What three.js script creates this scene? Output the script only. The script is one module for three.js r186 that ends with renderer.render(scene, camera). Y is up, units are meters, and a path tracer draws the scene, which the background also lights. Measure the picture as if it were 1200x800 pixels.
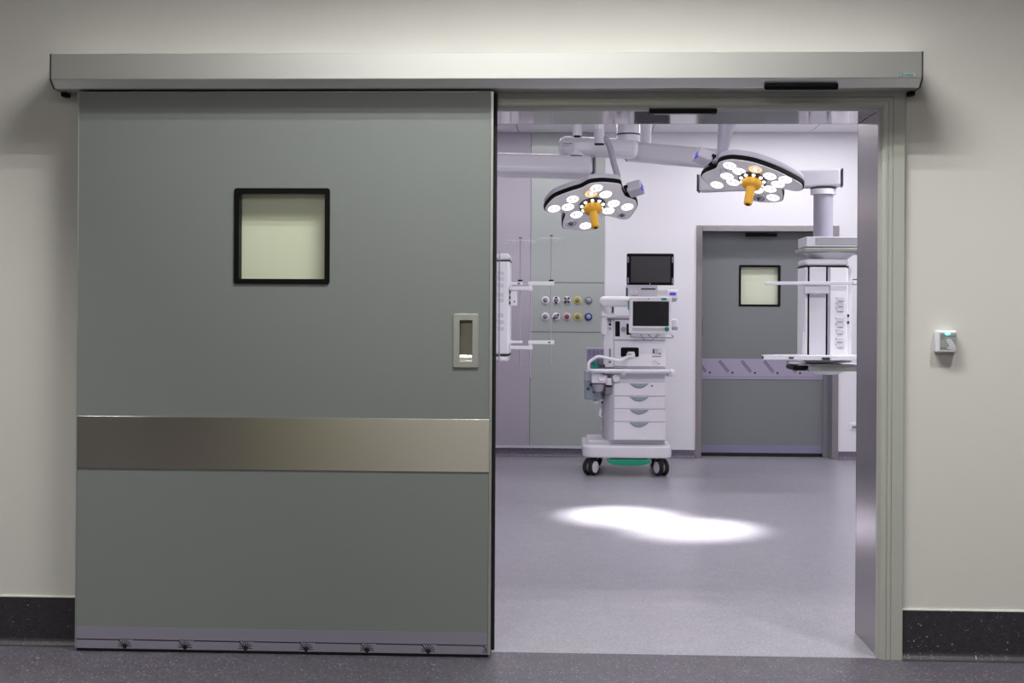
import * as THREE from 'three';
import { RoundedBoxGeometry } from 'three/addons/geometries/RoundedBoxGeometry.js';
import { mergeGeometries } from 'three/addons/utils/BufferGeometryUtils.js';
import { RectAreaLightUniformsLib } from 'three/addons/lights/RectAreaLightUniformsLib.js';

// ---------------------------------------------------------------- camera, exposure, large lights
RectAreaLightUniformsLib.init();
const scene = new THREE.Scene();
scene.background = new THREE.Color(0x000000);
const renderer = new THREE.WebGLRenderer({ antialias: true });
renderer.toneMapping = THREE.LinearToneMapping;
renderer.toneMappingExposure = 1.0;
renderer.shadowMap.enabled = true;

const camera = new THREE.PerspectiveCamera(2 * Math.atan(400 / 1529.43) * 180 / Math.PI, 1.5, 0.1, 60);
camera.position.set(0, 1.3186, 5.047);
camera.rotation.order = 'YXZ';
camera.rotation.set(0, 0.0422, 0.0056);
camera.setViewOffset(1200, 800, 0, 35.4, 1200, 800);      // lens shifted down: horizon above mid-frame

const CORRIDOR_CEILING = 3.8, ROOM_CEILING = 2.944, ROOM_BACK = -6.82, WALL_BACK_FACE = -0.391;
const CORRIDOR_LAMP = new THREE.Color().setRGB(1.0, 0.995, 0.96);
const ROOM_LAMP = new THREE.Color().setRGB(0.98, 0.967, 1.0);
// ceiling lights, all out of view: [x, z, width along x, depth along z, radiance]
const unseenCorridorLamps = [  // unseen strips, placed to light the door and shade it below the cover
  [0.05, 0.96, 1.6, 0.03, 242, 'unseen slim linear ceiling light closest to the operator cover, lighting the sliding door'], [0.05, 1.13, 1.6, 0.03, 302, 'unseen slim linear ceiling light second out from the operator cover, lighting the sliding door'], [0.05, 1.32, 1.6, 0.03, 141, 'unseen slim linear ceiling light third out from the operator cover, lighting the sliding door'], [0.05, 1.5, 1.6, 0.03, 74, 'unseen slim linear ceiling light furthest out from the operator cover, lighting the sliding door'],
  [-0.6, 5.75, 3.0, 0.3, 28, 'unseen corridor ceiling panel brightening the operator cover and steel band'],  // unseen panel, placed for the sheen on the cover and steel band
];
const unseenDownlights = [[2.0, 1.35, 25, 0.76, 'unseen round lamp in the corridor ceiling lighting the wall by the switch'], [-2.8, 1.0, 25, 0.6, 'unseen round lamp in the corridor ceiling lighting the wall left of the sliding door']];   // out of view, placed to light the wall beside the door: [x, z, candela, half angle, label]
const unseenRoomLamps = [  // unseen panels above the frame, placed to light the walls, floor and pendants
  [1.95, -6.1, 1.6, 0.14, 22, 'unseen slim ceiling panel lighting the wall around the far door'], [0.0, -2.4, 1.2, 0.5, 19, 'unseen ceiling panel lighting the floor inside the sliding door'], [2.2, -2.2, 1.2, 0.5, 14, 'unseen ceiling panel lighting the room beside the white side wall'], [-0.3, -5.8, 1.6, 0.2, 17, 'unseen ceiling panel lighting the sage and mauve wall panels'], [2.9, -4.2, 1.2, 0.5, 15.5, 'unseen ceiling panel lighting the side of the equipment pendant'],
];

// ---------------------------------------------------------------- helpers
let seedState = 12345;
const rnd = () => { seedState = (seedState * 1664525 + 1013904223) >>> 0; return seedState / 4294967296; };
const names = new Map();
const numbered = (n) => { const k = names.get(n) || 0; names.set(n, k + 1); return k ? `${n}_${String(k).padStart(3, '0')}` : n; };

function uvMetres(g) {                                          // box-projected uv, one unit per metre
  if (g.index) g = g.toNonIndexed();
  const p = g.attributes.position, uv = new Float32Array(p.count * 2);
  const a = new THREE.Vector3(), b = new THREE.Vector3(), c = new THREE.Vector3(), n = new THREE.Vector3();
  for (let i = 0; i < p.count; i += 3) {
    a.fromBufferAttribute(p, i); b.fromBufferAttribute(p, i + 1); c.fromBufferAttribute(p, i + 2);
    n.copy(b).sub(a).cross(c.clone().sub(a));
    const ax = Math.abs(n.x), ay = Math.abs(n.y), az = Math.abs(n.z);
    [a, b, c].forEach((q, k) => {
      const [u, v] = az >= ax && az >= ay ? [q.x, q.y] : ax >= ay ? [q.z, q.y] : [q.x, q.z];
      uv[(i + k) * 2] = u; uv[(i + k) * 2 + 1] = v;
    });
  }
  g.setAttribute('uv', new THREE.BufferAttribute(uv, 2));
  return g;
}
function mesh(name, geo, mat, parent, pos = [0, 0, 0], rot = [0, 0, 0]) {
  const m = new THREE.Mesh(geo, mat); m.name = parent === scene ? numbered(name) : name;
  m.position.set(...pos); m.rotation.set(...rot); m.castShadow = m.receiveShadow = true;
  parent.add(m); return m;
}
function thing(name, label, category, pos = [0, 0, 0], turn = 0, group) {
  const o = new THREE.Group(); o.name = numbered(name); scene.add(o);
  o.position.set(...pos); o.rotation.y = turn; o.userData = { label, category };
  if (group) o.userData.group = group;
  return o;
}
const tag = (o, label, category, kind, group) => { o.userData.label = label; o.userData.category = category; if (kind) o.userData.kind = kind; if (group) o.userData.group = group; return o; };
const strip = (g) => { g = g.index ? g.toNonIndexed() : g; for (const k of Object.keys(g.attributes)) if (!['position', 'normal', 'uv'].includes(k)) g.deleteAttribute(k); g.clearGroups(); return g; };
const merge = (...gs) => mergeGeometries(gs.map(strip));
const box = (w, h, d, r = 0) => (r > 0 ? new RoundedBoxGeometry(w, h, d, 2, Math.min(r, w / 2.01, h / 2.01, d / 2.01)) : new THREE.BoxGeometry(w, h, d));
const at = (g, x, y, z, rx = 0, ry = 0, rz = 0) => g.applyMatrix4(new THREE.Matrix4().compose(new THREE.Vector3(x, y, z), new THREE.Quaternion().setFromEuler(new THREE.Euler(rx, ry, rz)), new THREE.Vector3(1, 1, 1)));
const span = (x0, x1, y0, y1, z0, z1, r = 0) => at(box(Math.abs(x1 - x0), Math.abs(y1 - y0), Math.abs(z1 - z0), r), (x0 + x1) / 2, (y0 + y1) / 2, (z0 + z1) / 2);
const cyl = (r, h, seg = 24, r2 = r) => new THREE.CylinderGeometry(r2, r, h, seg);
const cylZ = (r, h, seg = 24, r2 = r) => new THREE.CylinderGeometry(r2, r, h, seg).rotateX(Math.PI / 2);
const cylX = (r, h, seg = 24) => new THREE.CylinderGeometry(r, r, h, seg).rotateZ(Math.PI / 2);
const tube = (pts, r, seg = 40, rad = 10) => new THREE.TubeGeometry(new THREE.CatmullRomCurve3(pts.map((p) => new THREE.Vector3(...p)), false, 'catmullrom', 0.35), seg, r, rad);
const rod = (a, b, r, rad = 12) => { const A = new THREE.Vector3(...a), B = new THREE.Vector3(...b), d = B.clone().sub(A); const g = new THREE.CylinderGeometry(r, r, d.length(), rad); g.applyQuaternion(new THREE.Quaternion().setFromUnitVectors(new THREE.Vector3(0, 1, 0), d.normalize())); return g.translate((A.x + B.x) / 2, (A.y + B.y) / 2, (A.z + B.z) / 2); };
function roundRect(x0, y0, x1, y1, r, target = new THREE.Shape()) {
  target.moveTo(x0 + r, y0); target.lineTo(x1 - r, y0); target.absarc(x1 - r, y0 + r, r, -Math.PI / 2, 0);
  target.lineTo(x1, y1 - r); target.absarc(x1 - r, y1 - r, r, 0, Math.PI / 2); target.lineTo(x0 + r, y1);
  target.absarc(x0 + r, y1 - r, r, Math.PI / 2, Math.PI); target.lineTo(x0, y0 + r); target.absarc(x0 + r, y0 + r, r, Math.PI, Math.PI * 1.5);
  return target;
}
const extrude = (shape, depth, bevel = 0, curve = 6) => new THREE.ExtrudeGeometry(shape, { depth, bevelEnabled: bevel > 0, bevelSize: bevel, bevelThickness: bevel, bevelSegments: 2, curveSegments: curve });
function ring(x0, y0, x1, y1, r, w, depth, bevel = 0) {         // rounded rectangular frame, z from 0 to depth
  const s = roundRect(x0, y0, x1, y1, r); s.holes.push(roundRect(x0 + w, y0 + w, x1 - w, y1 - w, Math.max(r - w, 0.003), new THREE.Path()));
  return extrude(s, depth, bevel);
}
const polyShape = (pts) => { const s = new THREE.Shape(); pts.forEach(([x, y], i) => (i ? s.lineTo(x, y) : s.moveTo(x, y))); s.closePath(); return s; };
function profilePrism(profile, a, b) {                          // profile [[y, z]...] carried from x = a to x = b, closed ends
  const s = new THREE.Shape(); profile.forEach(([y, z], i) => (i ? s.lineTo(z, y) : s.moveTo(z, y))); s.closePath();
  return new THREE.ExtrudeGeometry(s, { depth: b - a, bevelEnabled: false }).rotateY(-Math.PI / 2).applyMatrix4(new THREE.Matrix4().makeTranslation(b, 0, 0));
}

// ---------------------------------------------------------------- textures
function dataTex(n, fill, srgb, metres) {
  const d = new Uint8Array(n * n * 4); fill(d, n);
  const t = new THREE.DataTexture(d, n, n, THREE.RGBAFormat);
  t.wrapS = t.wrapT = THREE.RepeatWrapping; t.magFilter = THREE.LinearFilter; t.minFilter = THREE.LinearMipmapLinearFilter; t.generateMipmaps = true;
  if (srgb) t.colorSpace = THREE.SRGBColorSpace;
  t.repeat.set(1 / metres, 1 / metres); t.needsUpdate = true; return t;
}
function smoothNoise(n, cells) {
  const g = Array.from({ length: cells * cells }, rnd), out = new Float32Array(n * n);
  for (let y = 0; y < n; y++) for (let x = 0; x < n; x++) {
    const fx = x / n * cells, fy = y / n * cells, x0 = Math.floor(fx), y0 = Math.floor(fy); let tx = fx - x0, ty = fy - y0;
    tx = tx * tx * (3 - 2 * tx); ty = ty * ty * (3 - 2 * ty);
    const G = (i, j) => g[(j % cells) * cells + (i % cells)];
    out[y * n + x] = (G(x0, y0) * (1 - tx) + G(x0 + 1, y0) * tx) * (1 - ty) + (G(x0, y0 + 1) * (1 - tx) + G(x0 + 1, y0 + 1) * tx) * ty;
  }
  return out;
}
function vinyl(base, fleck, flecks, grain, metres = 1.5) {       // speckled sheet vinyl
  return dataTex(1024, (d, n) => {
    const a = smoothNoise(n, 256), b = smoothNoise(n, 24), c = smoothNoise(n, 512);
    for (let i = 0; i < n * n; i++) { const k = 1 + grain * ((a[i] - 0.5) + (c[i] - 0.5) * 0.9 + (b[i] - 0.5) * 0.25); for (let j = 0; j < 3; j++) d[i * 4 + j] = Math.min(255, base[j] * k); d[i * 4 + 3] = 255; }
    for (let f = 0; f < flecks; f++) {
      const x = Math.floor(rnd() * n), y = Math.floor(rnd() * n), s = rnd() < 0.15 ? 3 : rnd() < 0.5 ? 2 : 1, m = 0.3 + 0.7 * rnd();
      for (let p = 0; p < s; p++) for (let q = 0; q < s; q++) { const i = (((y + q) % n) * n + ((x + p) % n)) * 4; for (let j = 0; j < 3; j++) d[i + j] = d[i + j] * (1 - m) + fleck[j] * m; }
    }
  }, true, metres);
}
const brushTex = dataTex(512, (d, n) => { const rows = Array.from({ length: n }, rnd); const a = smoothNoise(n, 64); for (let y = 0; y < n; y++) for (let x = 0; x < n; x++) { const v = 100 + 70 * rows[y] + 40 * a[y * n + x]; const i = (y * n + x) * 4; d[i] = d[i + 1] = d[i + 2] = v; d[i + 3] = 255; } }, false, 0.5);
const fineTex = dataTex(512, (d, n) => { const a = smoothNoise(n, 128), b = smoothNoise(n, 256); for (let i = 0; i < n * n; i++) { d[i * 4] = d[i * 4 + 1] = d[i * 4 + 2] = 90 + 90 * a[i] + 60 * b[i]; d[i * 4 + 3] = 255; } }, false, 0.4);
function print(w, h, draw) {
  const c = document.createElement('canvas'); c.width = w; c.height = h; draw(c.getContext('2d'), w, h);
  const t = new THREE.CanvasTexture(c); t.colorSpace = THREE.SRGBColorSpace; t.magFilter = THREE.LinearFilter; return t;
}
function printed(name, w, h, tex, parent, pos, rot, extra = {}) { return mesh(name, new THREE.PlaneGeometry(w, h), new THREE.MeshStandardMaterial({ map: tex, roughness: 0.5, ...extra }), parent, pos, rot); }

// ---------------------------------------------------------------- materials
const S = (color, roughness = 0.5, more = {}) => new THREE.MeshStandardMaterial({ color, roughness, ...more });
const M = {
  wallPaint: S(0xcccac5, 0.55, { bumpMap: fineTex, bumpScale: 0.0003 }),
  ceilPaint: S(0xdedcd6, 0.8),
  roomWhite: S(0xe9e7ec, 0.45, { bumpMap: fineTex, bumpScale: 0.0002 }),
  mauve: S(0xb8b0bc, 0.4), sageGlass: new THREE.MeshPhysicalMaterial({ color: 0xb0b6b3, roughness: 0.28, clearcoat: 0.3, clearcoatRoughness: 0.1 }),
  joint: S(0x6d7173, 0.8),
  corridorFloor: S(0xffffff, 0.42, { map: vinyl([79, 75, 84], [205, 200, 210], 9000, 0.35) }),
  corridorSkirt: S(0xffffff, 0.5, { map: vinyl([46, 42, 48], [190, 185, 190], 2600, 0.35) }),
  roomFloor: S(0xffffff, 0.3, { map: vinyl([150, 147, 156], [205, 200, 212], 12000, 0.16) }),
  roomSkirt: S(0xffffff, 0.45, { map: vinyl([104, 96, 112], [170, 165, 180], 8000, 0.25) }),
  door: S(0x7f8482, 0.42, { bumpMap: fineTex, bumpScale: 0.00008 }),
  farDoor: S(0x7c8082, 0.45),
  alu: S(0xb9bbb6, 0.42, { metalness: 0.75, bumpMap: brushTex, bumpScale: 0.00002 }),
  aluCover: S(0xd8d9d7, 0.36, { metalness: 0.9, bumpMap: brushTex, bumpScale: 0.00002 }),
  frame: S(0xb2b4ac, 0.42, { metalness: 0.15 }),
  steel: S(0xa9a3a6, 0.27, { metalness: 1, bumpMap: brushTex, bumpScale: 0.00004 }),
  steelBand: new THREE.MeshPhysicalMaterial({ color: 0xd0ccc2, roughness: 0.27, metalness: 1, anisotropy: 0.85, anisotropyRotation: Math.PI / 2 }),
  steelMirror: S(0xb0aaae, 0.07, { metalness: 1 }), black: new THREE.MeshPhysicalMaterial({ color: 0x040405, roughness: 0.55, specularIntensity: 0.35 }), rubber: S(0x141416, 0.7), darkGrey: S(0x35353b, 0.5),
  blind: S(0xdfe5cb, 0.75), pane: new THREE.MeshPhysicalMaterial({ color: 0xffffff, roughness: 0.02, transmission: 1, thickness: 0, ior: 1.45 }),
  white: S(0xefedf2, 0.35), whiteGloss: S(0xeceaf0, 0.22), pale: S(0xd8d6de, 0.4), greyLav: S(0xa9a7b6, 0.4), midGrey: S(0x85858d, 0.5), olive: S(0x8e938a, 0.45),
  reflector: S(0xf6f5f6, 0.25, { emissive: 0xffffff, emissiveIntensity: 0.3 }), chrome: S(0xd8d8dc, 0.15, { metalness: 1 }), amber: S(0xe2aa2c, 0.4), teal: S(0x17806f, 0.4), green: S(0x12a080, 0.4), blueGrey: S(0x9ba6b4, 0.45),
  screen: new THREE.MeshPhysicalMaterial({ color: 0x14131a, roughness: 0.18, clearcoat: 0.4, clearcoatRoughness: 0.08 }),
  monitorScreen: new THREE.MeshPhysicalMaterial({ color: 0x3c3a40, roughness: 0.4, clearcoat: 0.4, clearcoatRoughness: 0.12 }),
  yellow: S(0xd8cc3a, 0.4), blue: S(0x2b2f86, 0.4), redMark: S(0x8a4a52, 0.5), pink: S(0xd9bfc6, 0.45),
  canister: new THREE.MeshPhysicalMaterial({ color: 0xd9cfe6, roughness: 0.1, transmission: 0.85, thickness: 0, ior: 1.3 }),
  film: S(0x8e8a9a, 0.35), lavFilm: S(0xa7a1b8, 0.35),
  ledCyan: S(0x9fffe9, 0.4, { emissive: 0x7dffe2, emissiveIntensity: 0.8 }), ledBlue: S(0x4a48c8, 0.4, { emissive: 0x3a38d8, emissiveIntensity: 0.3 }), ledWhite: S(0xffffff, 0.4, { emissive: 0xffffff, emissiveIntensity: 2.2 }), ledAmber: S(0xffd9a0, 0.4, { emissive: 0xffc070, emissiveIntensity: 1.0 }),
  corridorGlow: S(0xffffff, 0.5, { emissive: CORRIDOR_LAMP, emissiveIntensity: 3 }), roomGlow: S(0xffffff, 0.5, { emissive: ROOM_LAMP, emissiveIntensity: 3 }),
  oppOlive: S(0xd8d79c, 0.6), oppBrown: S(0xb8a398, 0.6), oppDark: S(0x1d1a18, 0.7), unseen_curtain: S(0xdad8cc, 0.9), lampHousing: S(0xc2bfca, 0.35), lampFace: S(0xf2f0f2, 0.3),
};

// ---------------------------------------------------------------- structure
const XL = -0.335, XR = 1.1955, YT = 2.1;                       // clear opening in the corridor wall
const CX0 = -5.2, CX1 = 4.6, CZ = 6.4, RX0 = -2.7, RX1 = 3.9;
{
  const notch = (x0, x1, top, l, r, h) => polyShape([[x0, 0], [l, 0], [l, h], [r, h], [r, 0], [x1, 0], [x1, top], [x0, top]]);
  tag(mesh('wall_front', uvMetres(extrude(notch(CX0, CX1, 3.9, XL - 0.012, XR + 0.012, YT + 0.012), -WALL_BACK_FACE)), M.wallPaint, scene, [0, 0, WALL_BACK_FACE]), 'off white corridor wall around the sliding door opening', 'wall', 'structure');
  tag(mesh('floor_corridor', uvMetres(span(CX0, CX1, -0.1, 0, 0.0, CZ)), M.corridorFloor, scene), 'dark violet grey speckled vinyl corridor floor', 'floor', 'structure');
  tag(mesh('floor_room', uvMetres(span(RX0, RX1, -0.1, 0, -7.1, -0.0005)), M.roomFloor, scene), 'pale lavender grey vinyl floor of the operating room', 'floor', 'structure');
  tag(mesh('ceiling_corridor', span(CX0, CX1, CORRIDOR_CEILING, CORRIDOR_CEILING + 0.1, 0, CZ), M.ceilPaint, scene), 'white corridor ceiling', 'ceiling', 'structure');
  const rc = tag(mesh('ceiling_room', span(RX0, RX1, ROOM_CEILING + 0.01, ROOM_CEILING + 0.1, ROOM_BACK, WALL_BACK_FACE), M.joint, scene), 'white panelled operating room ceiling', 'ceiling', 'structure');
  const edges = [-2.7, -1.65, -0.45, 0.75, 2.17, 3.2, 3.9];
  for (let i = 0; i + 1 < edges.length; i++) for (let j = 0; j < 5; j++) {
    const z1 = ROOM_BACK + j * 1.286, z0 = z1 + 1.286; mesh('ceiling_panel', span(edges[i] + 0.004, edges[i + 1] - 0.004, ROOM_CEILING, ROOM_CEILING + 0.012, z1 + 0.004, z0 - 0.004), M.roomWhite, rc);
  }
  tag(mesh('wall_left', span(CX0 - 0.1, CX0, 0, 3.9, 0, CZ), M.wallPaint, scene), 'off white end wall of the corridor', 'wall', 'structure');
  tag(mesh('wall_right', span(CX1, CX1 + 0.1, 0, 3.9, 0, CZ), M.wallPaint, scene), 'off white wall closing the corridor beyond the switch', 'wall', 'structure');
  tag(mesh('wall_opposite', span(CX0, CX1, 0, 3.9, CZ, CZ + 0.1), M.wallPaint, scene), 'off white corridor wall facing the sliding door', 'wall', 'structure');
  tag(mesh('wall_room_left', span(RX0 - 0.1, RX0, 0, 3.05, ROOM_BACK, WALL_BACK_FACE), M.mauve, scene), 'mauve side wall of the operating room', 'wall', 'structure');
  tag(mesh('wall_room_right', span(RX1, RX1 + 0.1, 0, 3.05, ROOM_BACK, WALL_BACK_FACE), M.roomWhite, scene), 'white side wall of the operating room', 'wall', 'structure');
  // back wall with its doorway, and the panels on its left part
  const wb = tag(mesh('wall_back', uvMetres(extrude(notch(RX0 - 0.1, RX1 + 0.1, 3.05, 1.2105, 2.3945, 2.0595), 0.16)), M.roomWhite, scene, [0, 0, ROOM_BACK - 0.16]), 'white back wall of the operating room with mauve and sage panels', 'wall', 'structure');
  const pz = 0.16, panel = (name, x0, x1, y0, y1, m) => mesh(name, span(x0, x1, y0, y1, pz + 0.001, pz + 0.012), m, wb);
  panel('wall_panel', RX0 + 0.01, -0.336, 0.1, ROOM_CEILING - 0.002, M.mauve);
  panel('wall_panel', -0.331, 0.337, 1.584, ROOM_CEILING - 0.002, M.sageGlass); panel('wall_panel', -0.331, 0.337, 1.135, 1.578, M.sageGlass); panel('wall_panel', -0.331, 0.337, 0.1, 1.129, M.sageGlass);
  mesh('backing', span(RX0 + 0.01, 0.335, 0.1, ROOM_CEILING - 0.004, pz, pz + 0.004), M.joint, wb);
  mesh('sill_strip', span(RX0 + 0.01, 0.337, 0.078, 0.1, pz + 0.001, pz + 0.016), M.pale, wb);
  // skirtings with coved foot
  const cove = (h, r) => { const p = [[h, 0], [h, 0.006], [r, 0.008]]; for (let i = 1; i <= 6; i++) { const a = i / 6 * Math.PI / 2; p.push([r * (1 - Math.sin(a)) + 0.0005, 0.008 + r * (1 - Math.cos(a))]); } p.push([0.0005, 0]); return p; };
  const skirt = (name, x0, x1, h, z, m, label) => tag(mesh(name, uvMetres(profilePrism(cove(h, 0.03), x0, x1)), m, scene, [0, 0, z]), label, 'skirting', 'structure');
  skirt('baseboard_left', CX0, XL - 0.09, 0.186, 0, M.corridorSkirt, 'black speckled coved skirting behind the sliding door');
  skirt('baseboard_right', XR + 0.0872, CX1, 0.186, 0, M.corridorSkirt, 'black speckled coved skirting below the wall switch');
  skirt('baseboard_back_left', RX0, 1.16, 0.074, ROOM_BACK, M.roomSkirt, 'violet grey skirting behind the anaesthesia machine');
  skirt('baseboard_back_right', 2.446, RX1, 0.074, ROOM_BACK, M.roomSkirt, 'violet grey skirting beside the far steel door frame');
  for (const [x0, x1] of [[CX0, XL - 0.09], [XR + 0.088, CX1]]) tag(mesh('trim_skirting', span(x0, x1, 0.186, 0.1915, 0, 0.005), S(0xe4e2da, 0.4), scene), x0 < -1 ? 'thin pale bead above the skirting behind the sliding door' : 'thin pale bead above the skirting below the wall switch', 'trim', 'structure');
}
// near door frame: painted profile, mitred at the corner, steel lined reveal
{
  const f = thing('trim_1', 'grey profiled door frame with brushed steel reveal around the opening', 'door frame'); f.userData.kind = 'structure';
  const prof = [[-0.004, -0.03], [-0.004, -0.002], [0.004, 0.012], [0.012, 0.0175], [0.016, 0.018], [0.0225, 0.018], [0.0232, 0.0155], [0.0262, 0.0155], [0.0269, 0.02], [0.0395, 0.02], [0.0405, 0.017], [0.0425, 0.017], [0.0435, 0.021], [0.085, 0.021], [0.0872, 0.019], [0.0872, 0]];
  const sweep = (fn0, fn1, flip) => {
    const v = []; for (let i = 0; i + 1 < prof.length; i++) { const a = fn0(...prof[i]), b = fn0(...prof[i + 1]), c = fn1(...prof[i + 1]), d = fn1(...prof[i]); flip ? v.push(...a, ...c, ...b, ...a, ...d, ...c) : v.push(...a, ...b, ...c, ...a, ...c, ...d); }
    const g = new THREE.BufferGeometry(); g.setAttribute('position', new THREE.Float32BufferAttribute(v, 3)); g.computeVertexNormals(); return uvMetres(g);
  };
  mesh('jamb', sweep((a, z) => [XR + a, 0, z], (a, z) => [XR + a, YT + a, z], true), M.frame, f);
  mesh('jamb', sweep((a, z) => [XL - a, 0, z], (a, z) => [XL - a, YT + a, z], false), M.frame, f);
  mesh('head', sweep((a, z) => [XL - a, YT + a, z], (a, z) => [XR + a, YT + a, z], false), M.frame, f);
  mesh('reveal_lining', uvMetres(span(XR, XR + 0.01, 0.001, YT - 0.0015, WALL_BACK_FACE - 0.004, -0.022)).rotateX(0), M.steel, f);
  mesh('reveal_lining', uvMetres(span(XL - 0.01, XL, 0.001, YT - 0.0015, WALL_BACK_FACE - 0.004, -0.022)), M.steel, f);
  mesh('reveal_lining', uvMetres(span(XL, XR, YT, YT + 0.01, WALL_BACK_FACE - 0.004, -0.022)), M.steelMirror, f);
  const b = merge(span(XR, XR + 0.06, 0, YT + 0.06, WALL_BACK_FACE - 0.008, WALL_BACK_FACE), span(XL - 0.06, XL, 0, YT + 0.06, WALL_BACK_FACE - 0.008, WALL_BACK_FACE), span(XL, XR, YT, YT + 0.06, WALL_BACK_FACE - 0.008, WALL_BACK_FACE));
  mesh('room_side_architrave', b, M.steel, f);
  const s = thing('presence_sensor', 'slim black presence sensor bar under the grey frame head', 'sensor');
  mesh('housing', span(0.312, 0.571, 2.083, 2.0995, -0.03, 0.012, 0.004), M.black, s); mesh('lens_strip', span(0.33, 0.553, 2.0815, 2.084, -0.024, 0.002), M.screen, s);
}
// far door frame
{
  const f = thing('trim_2', 'brushed steel frame of the far grey door', 'door frame'); f.userData.kind = 'structure';
  const z0 = ROOM_BACK + 0.0005, z1 = ROOM_BACK + 0.013, x0 = 1.219, x1 = 2.386, y = 2.051;
  mesh('jamb', uvMetres(span(x0 - 0.053, x0, 0, 2.105, z0, z1, 0.003)), M.steel, f); mesh('jamb', uvMetres(span(x1, x1 + 0.057, 0, 2.105, z0, z1, 0.003)), M.steel, f);
  mesh('head', uvMetres(span(x0 + 0.0005, x1 - 0.0005, y, 2.105, z0, z1, 0.003)), M.steel, f);
  mesh('reveal_lining', span(x0 - 0.008, x0, 0, y, ROOM_BACK - 0.17, z0), M.midGrey, f); mesh('reveal_lining', span(x1, x1 + 0.008, 0, y, ROOM_BACK - 0.17, z0), M.midGrey, f); mesh('reveal_lining', span(x0, x1, y, y + 0.008, ROOM_BACK - 0.17, z0), M.darkGrey, f);
  mesh('sensor', span(1.62, 1.9, 2.01, 2.04, ROOM_BACK - 0.12, ROOM_BACK - 0.06, 0.006), M.black, f);
}
// sliding doors: a leaf with window, pull, steel band and protective film
const starPrint = (base, pitch, first, total, h) => print(2048, 108, (c, w, hh) => {
  const mm = w / total; c.fillStyle = base; c.fillRect(0, 0, w, hh); c.strokeStyle = '#2c2a33'; c.fillStyle = '#15151a';
  const yl = hh * (1 - 0.034 / h);
  for (let x = first - pitch; x < total + pitch; x += pitch) {
    c.lineWidth = 6; c.beginPath(); c.moveTo((x + 0.035) * mm, yl); c.lineTo((x + pitch - 0.025) * mm, yl + 1); c.lineTo((x + pitch) * mm, hh * 0.93); c.stroke();
    c.lineWidth = 3; c.beginPath(); c.moveTo((x - 0.025) * mm, yl - 2); c.lineTo((x + 0.04) * mm, yl - 2); c.stroke();
    const cx = x * mm, cy = hh * 0.9; c.lineWidth = 4;
    for (let k = 0; k <= 8; k++) { const a = Math.PI * k / 8, r = 0.027 * mm; c.beginPath(); c.moveTo(cx, cy); c.lineTo(cx + Math.cos(a) * r, cy - Math.sin(a) * r); c.stroke(); }
    c.beginPath(); c.arc(cx, cy, 0.0085 * mm, 0, 7); c.fill();
  }
});
const bandPrint = () => print(1024, 150, (c, w, h) => {
  c.fillStyle = '#a39db3'; c.fillRect(0, 0, w, h);
  c.fillStyle = '#8f8aa2'; c.fillRect(0, h * 0.87, w, h * 0.04);
  for (let k = -1; k < 8; k++) {
    const x = 175 * k + 60; c.save(); c.translate(x, 8); c.rotate(0.86); c.fillStyle = '#3a3746'; c.font = 'bold 15px sans-serif';
    for (let r = 0; r < 2; r++) for (let q = 0; q < 14; q++) c.fillRect(q * 8, r * 13, 5.5, 8);
    c.restore(); c.fillStyle = '#26232f'; c.beginPath(); c.arc(x + 95, 104, 8, 0, 7); c.fill();
  }
});
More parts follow.
